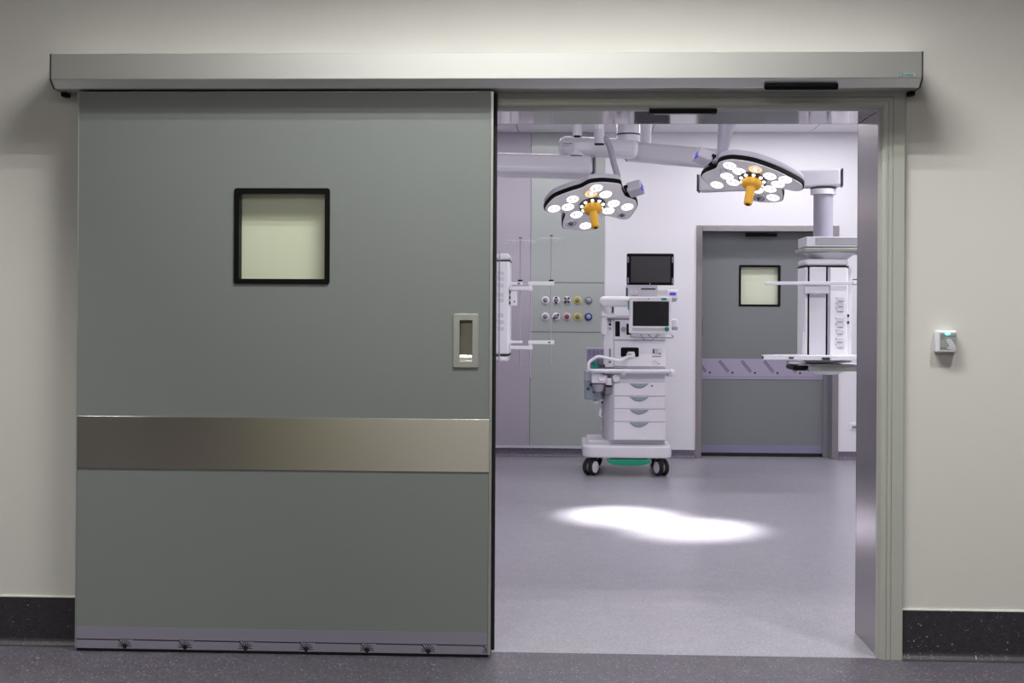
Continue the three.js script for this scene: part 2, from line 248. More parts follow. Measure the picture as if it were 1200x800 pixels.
function sliderDoor({ name, label, x0, x1, y0, y1, z, t, win, pull, band, film, mat, filmPrint, bandMat, bandFilm, profile }) {
  const d = thing(name, label, 'door', [x0, 0, z]); d.userData.kind = 'structure';
  const L = (x) => x - x0, s = polyShape([[0, y0], [x1 - x0, y0], [x1 - x0, y1], [0, y1]]);
  s.holes.push(roundRect(L(win[0]) + 0.004, win[2] + 0.004, L(win[1]) - 0.004, win[3] - 0.004, 0.004, new THREE.Path()));
  if (pull) s.holes.push(roundRect(L(pull[0]) + 0.02, pull[2] + 0.02, L(pull[1]) - 0.02, pull[3] - 0.02, 0.004, new THREE.Path()));
  mesh('leaf', uvMetres(extrude(s, t)), mat, d, [0, 0, -t]);
  const w = mesh('window', ring(L(win[0]), win[2], L(win[1]), win[3], 0.01, 0.0175, 0.044, 0.001), M.black, d, [0, 0, -0.04]);
  mesh('blind', span(L(win[0]) + 0.01, L(win[1]) - 0.01, win[2] + 0.01, win[3] - 0.01, 0, 0.004), M.blind, w, [0, 0, -0.012]);
  mesh('pane', new THREE.PlaneGeometry(win[1] - win[0] - 0.038, win[3] - win[2] - 0.038), M.pane, w, [L((win[0] + win[1]) / 2), (win[2] + win[3]) / 2, 0.04]);
  if (pull) {
    const [a, b, c, e] = [L(pull[0]), L(pull[1]), pull[2], pull[3]];
    const p = mesh('pull_handle', ring(a, c, b, e, 0.005, 0.0215, 0.004, 0.0015), M.alu, d);
    const ia = a + 0.0215, ib = b - 0.0215, ic = c + 0.0215, ie = e - 0.0215;
    const cup = [];
    for (const [yA, zA, yB, zB] of [[ie, 0.003, ie - 0.012, -0.022], [ie - 0.012, -0.022, ic + 0.024, -0.022], [ic + 0.024, -0.022, ic + 0.016, -0.016], [ic + 0.016, -0.016, ic + 0.005, -0.004], [ic + 0.005, -0.004, ic, 0.003]]) cup.push(ia, yA, zA, ia, yB, zB, ib, yB, zB, ia, yA, zA, ib, yB, zB, ib, yA, zA);
    const g = new THREE.BufferGeometry(); g.setAttribute('position', new THREE.Float32BufferAttribute(cup, 3)); g.computeVertexNormals();
    mesh('finger_cup', uvMetres(g), S(0x9b9891, 0.28, { metalness: 0.9 }), p);
    mesh('cup_side', span(ia - 0.001, ia, ic, ie, -0.022, 0.002), M.alu, p); mesh('cup_side', span(ib, ib + 0.001, ic, ie, -0.022, 0.002), M.alu, p);
  }
  if (bandFilm) printed('kick_film', x1 - x0 - 0.02, band[1] - band[0], bandPrint(), d, [(x1 - x0) / 2, (band[0] + band[1]) / 2, 0.0045]);
  mesh('push_band', uvMetres(span(0.003, x1 - x0 - (profile ? 0.01 : 0.003), band[0], band[1], -0.002, 0.003, 0.001)), bandMat, d);
  mesh('protective_film', span(0.004, x1 - x0 - 0.013, film[0], film[1], -0.001, 0.0012), new THREE.MeshStandardMaterial({ color: filmPrint ? 0x8b8797 : 0x8884a0, roughness: 0.35 }), d);
  if (filmPrint) printed('film_print', x1 - x0 - 0.018, film[1] - film[0], filmPrint, d, [(x1 - x0 - 0.01) / 2, (film[0] + film[1]) / 2, 0.0018], [0, 0, 0], { roughness: 0.35 });
  if (profile) {
    mesh('edge_profile', uvMetres(span(x1 - x0 - 0.0105, x1 - x0, y0, y1, -t, 0.004, 0.001)), M.alu, d); mesh('edge_profile', span(-0.0005, 0.003, y0, y1, -t, 0.004, 0.001), M.alu, d);
    mesh('edge_profile', span(0.003, x1 - x0 - 0.0105, y1 - 0.004, y1, -t, 0.004, 0.001), M.alu, d);
    mesh('edge_seal', span(x1 - x0, x1 - x0 + 0.012, y0 + 0.01, y1, -t + 0.004, -t + 0.03, 0.003), M.rubber, d);
    mesh('floor_seal', span(0.004, x1 - x0 - 0.012, 0.001, y0 + 0.0005, -t + 0.01, -0.004), M.rubber, d);
  } else mesh('floor_seal', span(0.004, x1 - x0 - 0.012, 0.001, y0 + 0.0005, -t + 0.01, -0.004), M.rubber, d);
  return d;
}
sliderDoor({ name: 'door_1', label: 'large grey green sliding door leaf with square window and steel band, slid open', x0: -1.888, x1: -0.2835, y0: 0.012, y1: 2.155, z: 0.089, t: 0.058, win: [-1.277, -0.909, 1.419, 1.784], pull: [-0.431, -0.337, 1.105, 1.306], band: [0.706, 0.906], film: [0.013, 0.094], mat: M.door, filmPrint: starPrint('#8b8797', 0.2345, 0.19, 1.587, 0.081), bandMat: M.steelBand, profile: true });
{
  const d = sliderDoor({ name: 'door_2', label: 'closed grey sliding door with square window in the far steel frame', x0: 1.12, x1: 2.341, y0: 0.033, y1: 2.1, z: -7.0, t: 0.05, win: [1.573, 1.951, 1.376, 1.754], band: [0.71, 0.895], film: [0.035, 0.103], mat: M.farDoor, bandMat: M.lavFilm, bandFilm: true });
  mesh('stile', span(1.221, 1.31, 0.002, 2.1, -0.06, 0.02), M.midGrey, d);
  mesh('edge_pull', span(0.107, 0.122, 1.1, 1.28, 0, 0.02, 0.005), M.darkGrey, d);
  tag(mesh('wall_beyond', span(0.9, 2.7, 0, 2.4, -7.2, -7.1), M.roomWhite, scene), 'wall closing the space behind the far grey door', 'wall', 'structure');
}
// door operator
{
  const o = thing('door_operator', 'long anodised aluminium sliding door operator cover above the opening', 'door operator', [-1.9714, 0, 0]);
  const W = 3.2822, pr = [[2.288, 0.001], [2.288, 0.158], [2.2865, 0.1614], [2.1915, 0.1614], [2.189, 0.1605], [2.162, 0.126], [2.1605, 0.123], [2.1605, 0.001]];
  mesh('cover', uvMetres(profilePrism(pr, 0.006, W - 0.006)), M.aluCover, o);
  const cap = pr.map(([y, z]) => [y + (y > 2.25 ? 0.0005 : -0.0012), z + 0.001]);
  mesh('end_cap', profilePrism(cap, 0, 0.006), M.darkGrey, o); mesh('end_cap', profilePrism(cap, W - 0.006, W), M.darkGrey, o);
  mesh('mounting_bracket', span(0.0, 0.02, 2.145, 2.16, 0.005, 0.05), M.black, o); mesh('mounting_bracket', span(W - 0.02, W, 2.145, 2.16, 0.005, 0.05), M.black, o);
  mesh('sensor', at(box(0.272, 0.02, 0.03, 0.004), 1.9714 + 0.868, 2.166, 0.131, 0.65), M.black, o);
  printed('nameplate', 0.058, 0.015, print(232, 60, (c, w, h) => { c.fillStyle = '#8fa3a4'; c.fillRect(0, 0, w, h); c.fillStyle = '#0c2026'; c.strokeStyle = '#3a4448'; c.lineWidth = 6; c.strokeRect(6, 8, 48, 44); c.beginPath(); c.moveTo(36, 18); c.lineTo(66, 30); c.lineTo(36, 42); c.fill(); c.font = 'bold 50px sans-serif'; c.fillText('EAMS', 78, 48); }), o, [1.9714 + 1.252, 2.2, 0.1624]);
}
// touchless switch
{
  const o = thing('touchless_switch', 'small grey touchless wall switch with a glowing green light', 'switch', [1.438, 1.171, 0]);
  mesh('body', span(-0.04, 0.04, 0, 0.084, 0.0005, 0.033, 0.007), M.pale, o);
  const f = printed('face', 0.062, 0.064, print(256, 264, (c) => {
    c.fillStyle = '#8f918e'; c.fillRect(0, 0, 256, 264); c.strokeStyle = '#3d4244'; c.lineWidth = 10;
    for (let r = 30; r < 110; r += 28) { c.beginPath(); c.arc(10, 10, r, 0, Math.PI / 2); c.stroke(); }
    c.fillStyle = '#b9b9bd'; c.beginPath(); c.moveTo(96, 90); c.quadraticCurveTo(150, 66, 190, 100); c.lineTo(256, 200); c.lineTo(256, 264); c.lineTo(170, 264); c.lineTo(90, 236); c.lineTo(140, 196); c.lineTo(92, 130); c.closePath(); c.fill(); c.lineWidth = 7; c.strokeStyle = '#565a60'; c.stroke();
    c.fillStyle = '#26302f'; for (let k = 0; k < 6; k++) c.fillRect(112 + k * 22, 42, 16, 14); for (let k = 0; k < 4; k++) c.fillRect(14 + k * 20, 230, 14, 14);
  }), o, [0.006, 0.042, 0.0336]);
  mesh('indicator', at(new THREE.SphereGeometry(0.01, 16, 10).scale(1.15, 0.6, 0.35), 0.004, 0.071, 0.0335), M.ledCyan, f.parent);
  const l = new THREE.PointLight(new THREE.Color().setRGB(0.4, 1, 0.85), 0.001, 0, 2); l.position.set(0.004, 0.071, 0.04); l.name = 'indicator_light'; o.add(l);
}
// opposite corridor side, out of view: furniture chosen to tint the steel band reflections
{
  const c = thing('unseen_wardrobe', 'unseen dark cupboard against the opposite corridor wall, darkening one end of the steel band', 'cupboard', [-4.2, 0, 6.395]);
  mesh('body', span(-0.84, 0.84, 0.01, 2.1, -0.25, 0), M.oppDark, c); mesh('plinth', span(-0.83, 0.83, 0, 0.08, -0.24, -0.01), M.black, c);
  const b = thing('cabinet', 'unseen tall brown cabinet against the opposite corridor wall, tinting the steel band reflection', 'cupboard', [-3.06, 0, 6.395]);
  mesh('body', span(-0.29, 0.29, 0, 2.1, -0.23, 0), M.oppBrown, b); mesh('door', span(-0.28, -0.005, 0.03, 2.08, -0.25, -0.23), M.oppBrown, b); mesh('door', span(0.005, 0.28, 0.03, 2.08, -0.25, -0.23), M.oppBrown, b);
  const e = thing('unseen_olive_cabinet', 'unseen olive green cabinet against the opposite corridor wall, tinting the steel band reflection', 'cupboard', [-2.19, 0, 6.395]);
  mesh('body', span(-0.56, 0.56, 0, 2.1, -0.23, 0), M.oppOlive, e); mesh('door', span(-0.55, 0.55, 0.03, 2.08, -0.25, -0.23), M.oppOlive, e);
  const k = thing('unseen_curtain', 'unseen pale pleated drape on the opposite corridor wall, brightening the steel band reflection', 'unseen_curtain', [-1.0, 0, 6.33]);
  const pts = []; for (let i = 0; i <= 120; i++) pts.push([-0.6 + i * 0.01, 0.04 * Math.sin(i * 0.35)]); for (let i = 120; i >= 0; i--) pts.push([-0.6 + i * 0.01, 0.04 * Math.sin(i * 0.35) + 0.004]);
  mesh('drape', extrude(polyShape(pts), 2.3).rotateX(-Math.PI / 2).translate(0, 0.02, 0), M.unseen_curtain, k); mesh('rail', at(cylX(0.012, 1.3), 0, 2.33, 0), M.alu, k);
}
// ceiling lights, none of them in view
function ceilingLight(name, label, [x, z, w, d, L], y, color, glow, group) {
  const o = thing(name, label, 'light', [x, y, z], 0, group);
  mesh('housing', merge(span(-w / 2 - 0.02, w / 2 + 0.02, -0.012, 0.0, -d / 2 - 0.02, -d / 2), span(-w / 2 - 0.02, w / 2 + 0.02, -0.012, 0.0, d / 2, d / 2 + 0.02), span(-w / 2 - 0.02, -w / 2, -0.012, 0.0, -d / 2, d / 2), span(w / 2, w / 2 + 0.02, -0.012, 0.0, -d / 2, d / 2)), M.white, o);
  mesh('diffuser', span(-w / 2, w / 2, -0.006, -0.0005, -d / 2, d / 2), glow, o);
  if (d < 0.1) for (const s of [-1, 1]) mesh('unseen_louvre', span(-w / 2 - 0.02, w / 2 + 0.02, -0.122, 0, s * (d / 2 + 0.07) - 0.002, s * (d / 2 + 0.07) + 0.002), M.midGrey, o);  // unseen blades, placed to dim the wall above the operator cover
  const l = new THREE.RectAreaLight(color, L, w, d); l.position.set(0, -0.014, 0); l.rotation.x = -Math.PI / 2; l.name = name + '_light'; o.add(l);
}
for (const a of unseenCorridorLamps) ceilingLight('unseen_ceiling_light', a[5], a, CORRIDOR_CEILING, CORRIDOR_LAMP, M.corridorGlow, a[3] < 0.1 ? 'unseen linear corridor lights' : 'unseen corridor light panels');
for (const [x, z, cd, half, label] of unseenDownlights) {
  const o = thing('unseen_downlight', label, 'light', [x, CORRIDOR_CEILING, z], 0, 'unseen corridor downlights');
  mesh('trim_ring', new THREE.LatheGeometry([[0.085, -0.02], [0.1, -0.02], [0.11, -0.012], [0.11, 0], [0.085, 0]].map((p) => new THREE.Vector2(...p)), 32), M.white, o);
  mesh('lens', at(cyl(0.085, 0.004, 32), 0, -0.006, 0), M.corridorGlow, o);
  const l = new THREE.SpotLight(CORRIDOR_LAMP, cd, 0, half, 0.6, 2); l.name = 'downlight_beam'; l.position.set(0, -0.03, 0); l.castShadow = true; l.shadow.radius = 4; o.add(l);
  const t = new THREE.Object3D(); t.name = 'beam_target'; t.position.set(0, -3, 0); o.add(t); l.target = t;
}
for (const a of unseenRoomLamps) ceilingLight('unseen_room_light', a[5], a, ROOM_CEILING, ROOM_LAMP, M.roomGlow, 'unseen operating room light panels');

// ---------------------------------------------------------------- operating room: surgical lights
function surgicalLight({ label, C, n, outline, lenses, dead, amber, camAt, camSign, aim, power, cone }) {
  const o = thing('surgical_light', label, 'surgical light', [C[0], ROOM_CEILING, C[2]]);
  const N = new THREE.Vector3(...n).normalize(), U = new THREE.Vector3(1, 0, 0).addScaledVector(N, -N.x).normalize(), V = new THREE.Vector3().crossVectors(N, U);
  const head = new THREE.Group(); head.name = 'lamp_head'; o.add(head);
  head.matrix.makeBasis(U, V, N); head.matrix.setPosition(0, C[1] - ROOM_CEILING, 0); head.matrix.decompose(head.position, head.quaternion, head.scale);
  // local z points out of the lit face
  const curve = new THREE.CatmullRomCurve3(outline.map(([x, y]) => new THREE.Vector3(x, y, 0)), true, 'catmullrom', 0.4), pts = curve.getPoints(110).map((p) => [p.x, p.y]);
  const scaled = (k) => polyShape(pts.map(([x, y]) => [x * k, y * k]));
  mesh('face_plate', extrude(scaled(0.965), 0.004, 0.003), M.lampFace, head, [0, 0, -0.006]);
  mesh('rim', extrude(scaled(0.985), 0.024, 0.005), M.black, head, [0, 0, -0.034]);
  mesh('housing', extrude(scaled(0.94), 0.018, 0.014), M.lampHousing, head, [0, 0, -0.07]);
  lenses.forEach(([x, y], i) => {
    const lit = !dead.includes(i), am = i === amber;
    const l = mesh('lens', new THREE.RingGeometry(0.028, 0.046, 28), lit ? (am ? M.ledAmber : M.ledWhite) : M.chrome, head, [x, y, 0.0025]);
    mesh('bezel', new THREE.TorusGeometry(0.047, 0.003, 8, 28), M.white, l);
    mesh('reflector', new THREE.ConeGeometry(0.029, 0.01, 16).rotateX(Math.PI / 2), lit ? M.reflector : M.midGrey, l, [0, 0, 0.001]);
    mesh('diode', new THREE.SphereGeometry(0.009, 12, 8), lit ? M.ledWhite : M.darkGrey, l, [0, 0.006, 0.009]);
  });
  mesh('centre_ring', at(cylZ(0.097, 0.01, 36), 0, 0, 0.006), M.darkGrey, head);
  for (let k = 0; k < 9; k++) { const a = k / 9 * Math.PI * 2 + 0.2; mesh('centre_diode', new THREE.SphereGeometry(0.0125, 12, 8), M.ledWhite, head, [Math.cos(a) * 0.079, Math.sin(a) * 0.079, 0.012]); }
  const h = mesh('handle', new THREE.LatheGeometry([[0, 0.012], [0.058, 0.012], [0.065, 0.02], [0.065, 0.05], [0.056, 0.062], [0.034, 0.068], [0.031, 0.076], [0.029, 0.19], [0.025, 0.197], [0.014, 0.199], [0.012, 0.192], [0, 0.192]].map((p) => new THREE.Vector2(...p)), 28).rotateX(Math.PI / 2), M.amber, head);
  mesh('socket', at(cylZ(0.0135, 0.004), 0, 0, 0.198), M.black, h);
  for (let k = 0; k < 10; k++) { const a = k / 10 * Math.PI * 2; mesh('grip_rib', at(box(0.012, 0.01, 0.024, 0.003), Math.cos(a) * 0.065, Math.sin(a) * 0.065, 0.035, 0, 0, a + Math.PI / 2), M.amber, h); }
  const cm = mesh('control_panel', box(0.11, 0.11, 0.075, 0.014), M.lampHousing, head, [camAt[0], camAt[1], -0.03], [0, 0, camSign * 0.35]);
  mesh('panel_display', box(0.014, 0.05, 0.04, 0.003), M.ledBlue, cm, [camSign * 0.05, 0.018, 0.016]);
  mesh('panel_bracket', merge(at(box(0.03, 0.075, 0.02, 0.004), -camSign * 0.055, 0.03, 0), at(box(0.03, 0.075, 0.02, 0.004), -camSign * 0.055, -0.04, 0), at(box(0.1, 0.03, 0.016, 0.004), -camSign * 0.09, -0.045, 0.01, 0, 0, 0.5 * camSign)), M.black, cm);
  for (const [dx, dy] of [[-0.2, 0.03], [0.2, -0.03], [0.02, 0.18], [-0.02, -0.2]]) {
    const s = new THREE.SpotLight(new THREE.Color().setRGB(1, 0.98, 0.97), power / 4, 0, cone, 0.9, 2); s.name = 'beam_light'; s.castShadow = true; s.shadow.radius = 2.5;
    const p = new THREE.Vector3(dx, dy, 0.02).applyMatrix4(head.matrix); s.position.copy(p); o.add(s);
    const t = new THREE.Object3D(); t.name = 'beam_target'; t.position.set(aim[0] - C[0] + dx * 0.3, -ROOM_CEILING, aim[1] - C[2] + dy * 0.3); o.add(t); s.target = t;
  }
  return { o, head };
}
{
  const out1 = [[-0.35, 0.025], [-0.287, 0.137], [-0.176, 0.2], [-0.084, 0.236], [-0.018, 0.283], [0.074, 0.284], [0.198, 0.241], [0.215, 0.166], [0.248, 0.07], [0.326, 0.0], [0.337, -0.09], [0.286, -0.232], [0.242, -0.242], [0.118, -0.169], [0.067, -0.183], [0.037, -0.26], [0.033, -0.343], [-0.038, -0.355], [-0.136, -0.33], [-0.213, -0.29], [-0.219, -0.205], [-0.207, -0.075], [-0.339, -0.034]];
  const len1 = [[-0.28, 0.002], [-0.179, 0.007], [-0.145, 0.102], [-0.012, 0.152], [0.025, 0.218], [0.095, 0.125], [0.157, -0.004], [0.26, -0.066], [0.122, -0.094], [-0.115, -0.106], [-0.045, -0.269], [-0.155, -0.226], [0.225, -0.175]];
  const C = [0.179, 2.098, -4.5], { o } = surgicalLight({ label: 'lit four lobed surgical light with amber handle beside the sage panels', C, n: [0.113, -0.871, 0.478], outline: out1, lenses: len1, dead: [11, 12], amber: 3, camAt: [0.315, 0.115], camSign: 1, aim: [0.36, -3.42], power: 110, cone: 0.205 });
  const L = (x, y, z) => [x - C[0], y - ROOM_CEILING, z - C[2]];
  mesh('spindle', merge(rod(L(0.066, 2.944, -4.55), L(0.066, 2.61, -4.55), 0.034, 20), at(cyl(0.1, 0.03, 28), ...L(0.066, 2.929, -4.55))), M.whiteGloss, o); mesh('spindle_cap', rod(L(0.066, 2.61, -4.55), L(0.066, 2.6, -4.55), 0.024, 20), M.black, o);
  mesh('support_arm', merge(rod(L(0.066, 2.72, -4.55), L(0.228, 2.72, -4.5), 0.03, 16), rod(L(0.228, 2.76, -4.5), L(0.228, 2.62, -4.5), 0.031, 20)), M.whiteGloss, o);
  mesh('swivel', rod(L(0.228, 2.65, -4.5), L(0.228, 2.545, -4.5), 0.038, 24), M.pale, o); mesh('swivel_ring', rod(L(0.228, 2.545, -4.5), L(0.228, 2.536, -4.5), 0.036, 24), M.black, o);
  mesh('yoke', tube([L(0.24, 2.59, -4.5), L(0.275, 2.575, -4.5), L(0.305, 2.52, -4.5), L(0.335, 2.4, -4.49), L(0.362, 2.29, -4.47), L(0.33, 2.2, -4.49)], 0.023), M.greyLav, o);
}
{
  const out2 = [[-0.349, -0.101], [-0.326, -0.032], [-0.264, 0.051], [-0.25, 0.138], [-0.175, 0.205], [-0.028, 0.221], [0.138, 0.172], [0.313, 0.076], [0.346, 0.018], [0.337, -0.034], [0.299, -0.052], [0.217, -0.056], [0.237, -0.173], [0.229, -0.239], [0.135, -0.291], [0.041, -0.305], [0.005, -0.218], [-0.032, -0.165], [-0.162, -0.223], [-0.231, -0.251], [-0.298, -0.191]];
  const len2 = [[-0.171, 0.125], [-0.101, 0.075], [-0.173, -0.02], [-0.227, -0.165], [-0.124, -0.085], [0.104, 0.088], [0.21, 0.082], [0.172, 0.005], [0.13, -0.08], [0.168, -0.189], [0.047, -0.127], [0.0, 0.142], [0.075, -0.24]];
  const C = [1.257, 2.226, -3.9], { o } = surgicalLight({ label: 'lit four lobed surgical light with amber handle before the far door', C, n: [-0.217, -0.898, 0.383], outline: out2, lenses: len2, dead: [12], amber: 11, camAt: [-0.36, 0.12], camSign: -1, aim: [0.78, -2.95], power: 110, cone: 0.205 });
  const L = (x, y, z) => [x - C[0], y - ROOM_CEILING, z - C[2]];
  mesh('spindle', merge(at(cyl(0.1, 0.03, 28), ...L(1.09, 2.929, -3.9)), rod(L(1.09, 2.944, -3.9), L(1.08, 2.6, -3.9), 0.06, 24)), M.whiteGloss, o);
  mesh('support_arm', at(cyl(0.03, 0.28, 24, 0.062), ...L(1.063, 2.5, -3.9), 0, 0, -0.16), M.greyLav, o);
  mesh('yoke', rod(L(1.042, 2.4, -3.9), L(1.06, 2.27, -3.88), 0.026, 20), M.greyLav, o);
}

// ---------------------------------------------------------------- ceiling pendants
const armBeam = (a, b, hgt, dep, r = 0.035) => { const A = new THREE.Vector3(...a), B = new THREE.Vector3(...b), d = B.clone().sub(A); const g = box(d.length(), hgt, dep, r); const q = new THREE.Quaternion().setFromUnitVectors(new THREE.Vector3(1, 0, 0), d.clone().normalize()); return g.applyQuaternion(q).translate((A.x + B.x) / 2, (A.y + B.y) / 2, (A.z + B.z) / 2); };
const infusionPole = (o, x, top, bot, z, hook) => {
  const p = mesh('infusion_pole', merge(rod([x, bot, z], [x, top, z], 0.0045), at(cyl(0.008, 0.008), x, bot, z)), M.greyLav, o);
  if (hook) {
    mesh('hook_bar', merge(rod([x - hook, top - 0.02, z], [x + hook, top - 0.02, z], 0.004), rod([x, top - 0.02, z - hook * 0.8], [x, top - 0.02, z + hook * 0.8], 0.004),
      ...[-1, 1].flatMap((s) => [at(new THREE.TorusGeometry(0.012, 0.003, 6, 12, 4), x + s * hook, top - 0.034, z), at(new THREE.TorusGeometry(0.012, 0.003, 6, 12, 4), x + s * hook * 0.5, top - 0.034, z)])), M.pale, p);
    mesh('tip', at(cyl(0.012, 0.006), x, top, z), M.darkGrey, p);
  }
};
{
  // shared ceiling hub with the long arm of the pendant behind the door leaf
  const o = thing('supply_pendant', 'white ceiling supply pendant with infusion poles beside the mauve wall', 'pendant', [0.455, ROOM_CEILING, -4.9]);
  const L = (x, y, z) => [x - 0.455, y - ROOM_CEILING, z + 4.9];
  mesh('ceiling_hub', merge(at(cyl(0.17, 0.06, 40), ...L(0.455, 2.914, -4.9)), at(cyl(0.092, 0.27, 36), ...L(0.455, 2.8, -4.9))), M.whiteGloss, o);
  mesh('hub_ring', at(cyl(0.0945, 0.01, 36), ...L(0.455, 2.664, -4.9)), M.darkGrey, o); mesh('hub_bearing', at(cyl(0.09, 0.05, 36), ...L(0.455, 2.635, -4.9)), M.white, o);
  const up = mesh('upper_arm', merge(armBeam(L(-0.07, 2.575, -4.86), L(0.53, 2.55, -4.9), 0.14, 0.17, 0.05)), M.whiteGloss, o);
  mesh('arm_print', new THREE.PlaneGeometry(0.09, 0.04), new THREE.MeshStandardMaterial({ map: print(128, 56, (c) => { c.fillStyle = '#dedce4'; c.fillRect(0, 0, 128, 56); c.fillStyle = '#6b6a74'; for (let k = 0; k < 9; k++) c.fillRect(8 + k * 11, 10, 8, 14); for (let k = 0; k < 6; k++) c.fillRect(8 + k * 12, 36, 9, 8); }), roughness: 0.4 }), up, L(0.0, 2.572, -4.7735), [0, 0.03, 0.03]);
  mesh('knuckle', at(cyl(0.085, 0.07, 32), ...L(0.055, 2.505, -4.87)), M.white, o); mesh('knuckle_ring', at(cyl(0.087, 0.008, 32), ...L(0.055, 2.493, -4.87)), M.darkGrey, o);
  mesh('lower_arm', armBeam(L(0.185, 2.412, -4.87), L(-0.75, 2.425, -4.78), 0.15, 0.18, 0.04), M.whiteGloss, o); mesh('arm_end_cap', armBeam(L(0.2, 2.412, -4.872), L(0.185, 2.412, -4.87), 0.146, 0.176, 0.03), M.midGrey, o);
  mesh('down_pipe', rod(L(-0.62, 2.36, -4.79), L(-0.62, 1.7, -4.75), 0.06, 24), M.pale, o);
  const col = mesh('column', at(box(0.36, 0.7, 0.34, 0.02), ...L(-0.6055, 1.345, -4.77)), M.white, o);
  mesh('column_cap', at(box(0.36, 0.055, 0.34, 0.025), ...L(-0.6055, 1.72, -4.77)), M.whiteGloss, o); mesh('column_foot', at(box(0.35, 0.05, 0.33, 0.022), ...L(-0.608, 0.968, -4.77)), M.whiteGloss, o);
  mesh('cap_seam', at(box(0.362, 0.006, 0.342), ...L(-0.6055, 1.693, -4.77)), M.black, o); mesh('cap_seam', at(box(0.362, 0.006, 0.342), ...L(-0.6055, 0.994, -4.77)), M.black, o);
  for (const y of [1.6, 1.56, 1.51, 1.44, 1.4, 1.29, 1.24, 1.19]) mesh('outlet', merge(at(box(0.045, 0.028, 0.004, 0.002), ...L(-0.49, y, -4.599))), M.pale, col);
  for (const y of [1.61, 1.57, 1.52, 1.45, 1.41, 1.3, 1.25, 1.2, 1.43]) mesh('outlet_mark', at(box(0.008, 0.008, 0.003), ...L(-0.525, y, -4.5985)), M.midGrey, col);
  for (const y of [1.46, 1.42, 1.38]) mesh('side_jack', at(box(0.008, 0.02, 0.02), ...L(-0.423, y, -4.61)), M.black, col);
  const bar = (x0, x1, y0, y1, z) => mesh('rail_arm', span(...[x0 - 0.455, x1 - 0.455, y0 - ROOM_CEILING, y1 - ROOM_CEILING, z + 4.9 - 0.012, z + 4.9 + 0.012], 0.004), M.white, o);
  bar(-0.425, -0.257, 1.475, 1.502, -4.6); bar(-0.289, -0.097, 1.51, 1.54, -4.6); bar(-0.425, -0.33, 1.515, 1.535, -4.66); bar(-0.425, -0.254, 1.038, 1.064, -4.6); bar(-0.287, -0.095, 1.076, 1.104, -4.6); bar(-0.425, -0.33, 1.08, 1.1, -4.66);
  mesh('joint_block', merge(at(box(0.02, 0.07, 0.02), ...L(-0.27, 1.505, -4.6)), at(box(0.02, 0.07, 0.02), ...L(-0.27, 1.07, -4.6))), M.white, o);
  mesh('bracket', at(box(0.055, 0.115, 0.03, 0.004), ...L(-0.397, 1.417, -4.62)), M.white, o); mesh('bracket_screw', at(cylZ(0.006, 0.006), ...L(-0.39, 1.39, -4.603)), M.darkGrey, o);
  for (const [x, t, b, z, hk] of [[-0.35, 1.865, 0.925, -4.66, 0.1], [-0.119, 1.879, 0.939, -4.6, 0.085], [-0.27, 1.777, 0.837, -4.6, 0], [-0.5, 1.77, 0.836, -4.585, 0]]) infusionPole(o, ...L(x, t, z).slice(0, 2), b - ROOM_CEILING, z + 4.9, hk);
  for (const [x, y] of [[-0.35, 1.548], [-0.119, 1.548]]) mesh('clamp', at(cyl(0.018, 0.01), ...L(x, y, x < -0.2 ? -4.66 : -4.6)), M.black, o);
  for (const [x, y] of [[-0.36, 1.525], [-0.13, 1.09]]) mesh('clamp_slot', at(box(0.016, 0.01, 0.006), ...L(x, y, x < -0.2 ? -4.647 : -4.587)), M.darkGrey, o);
}
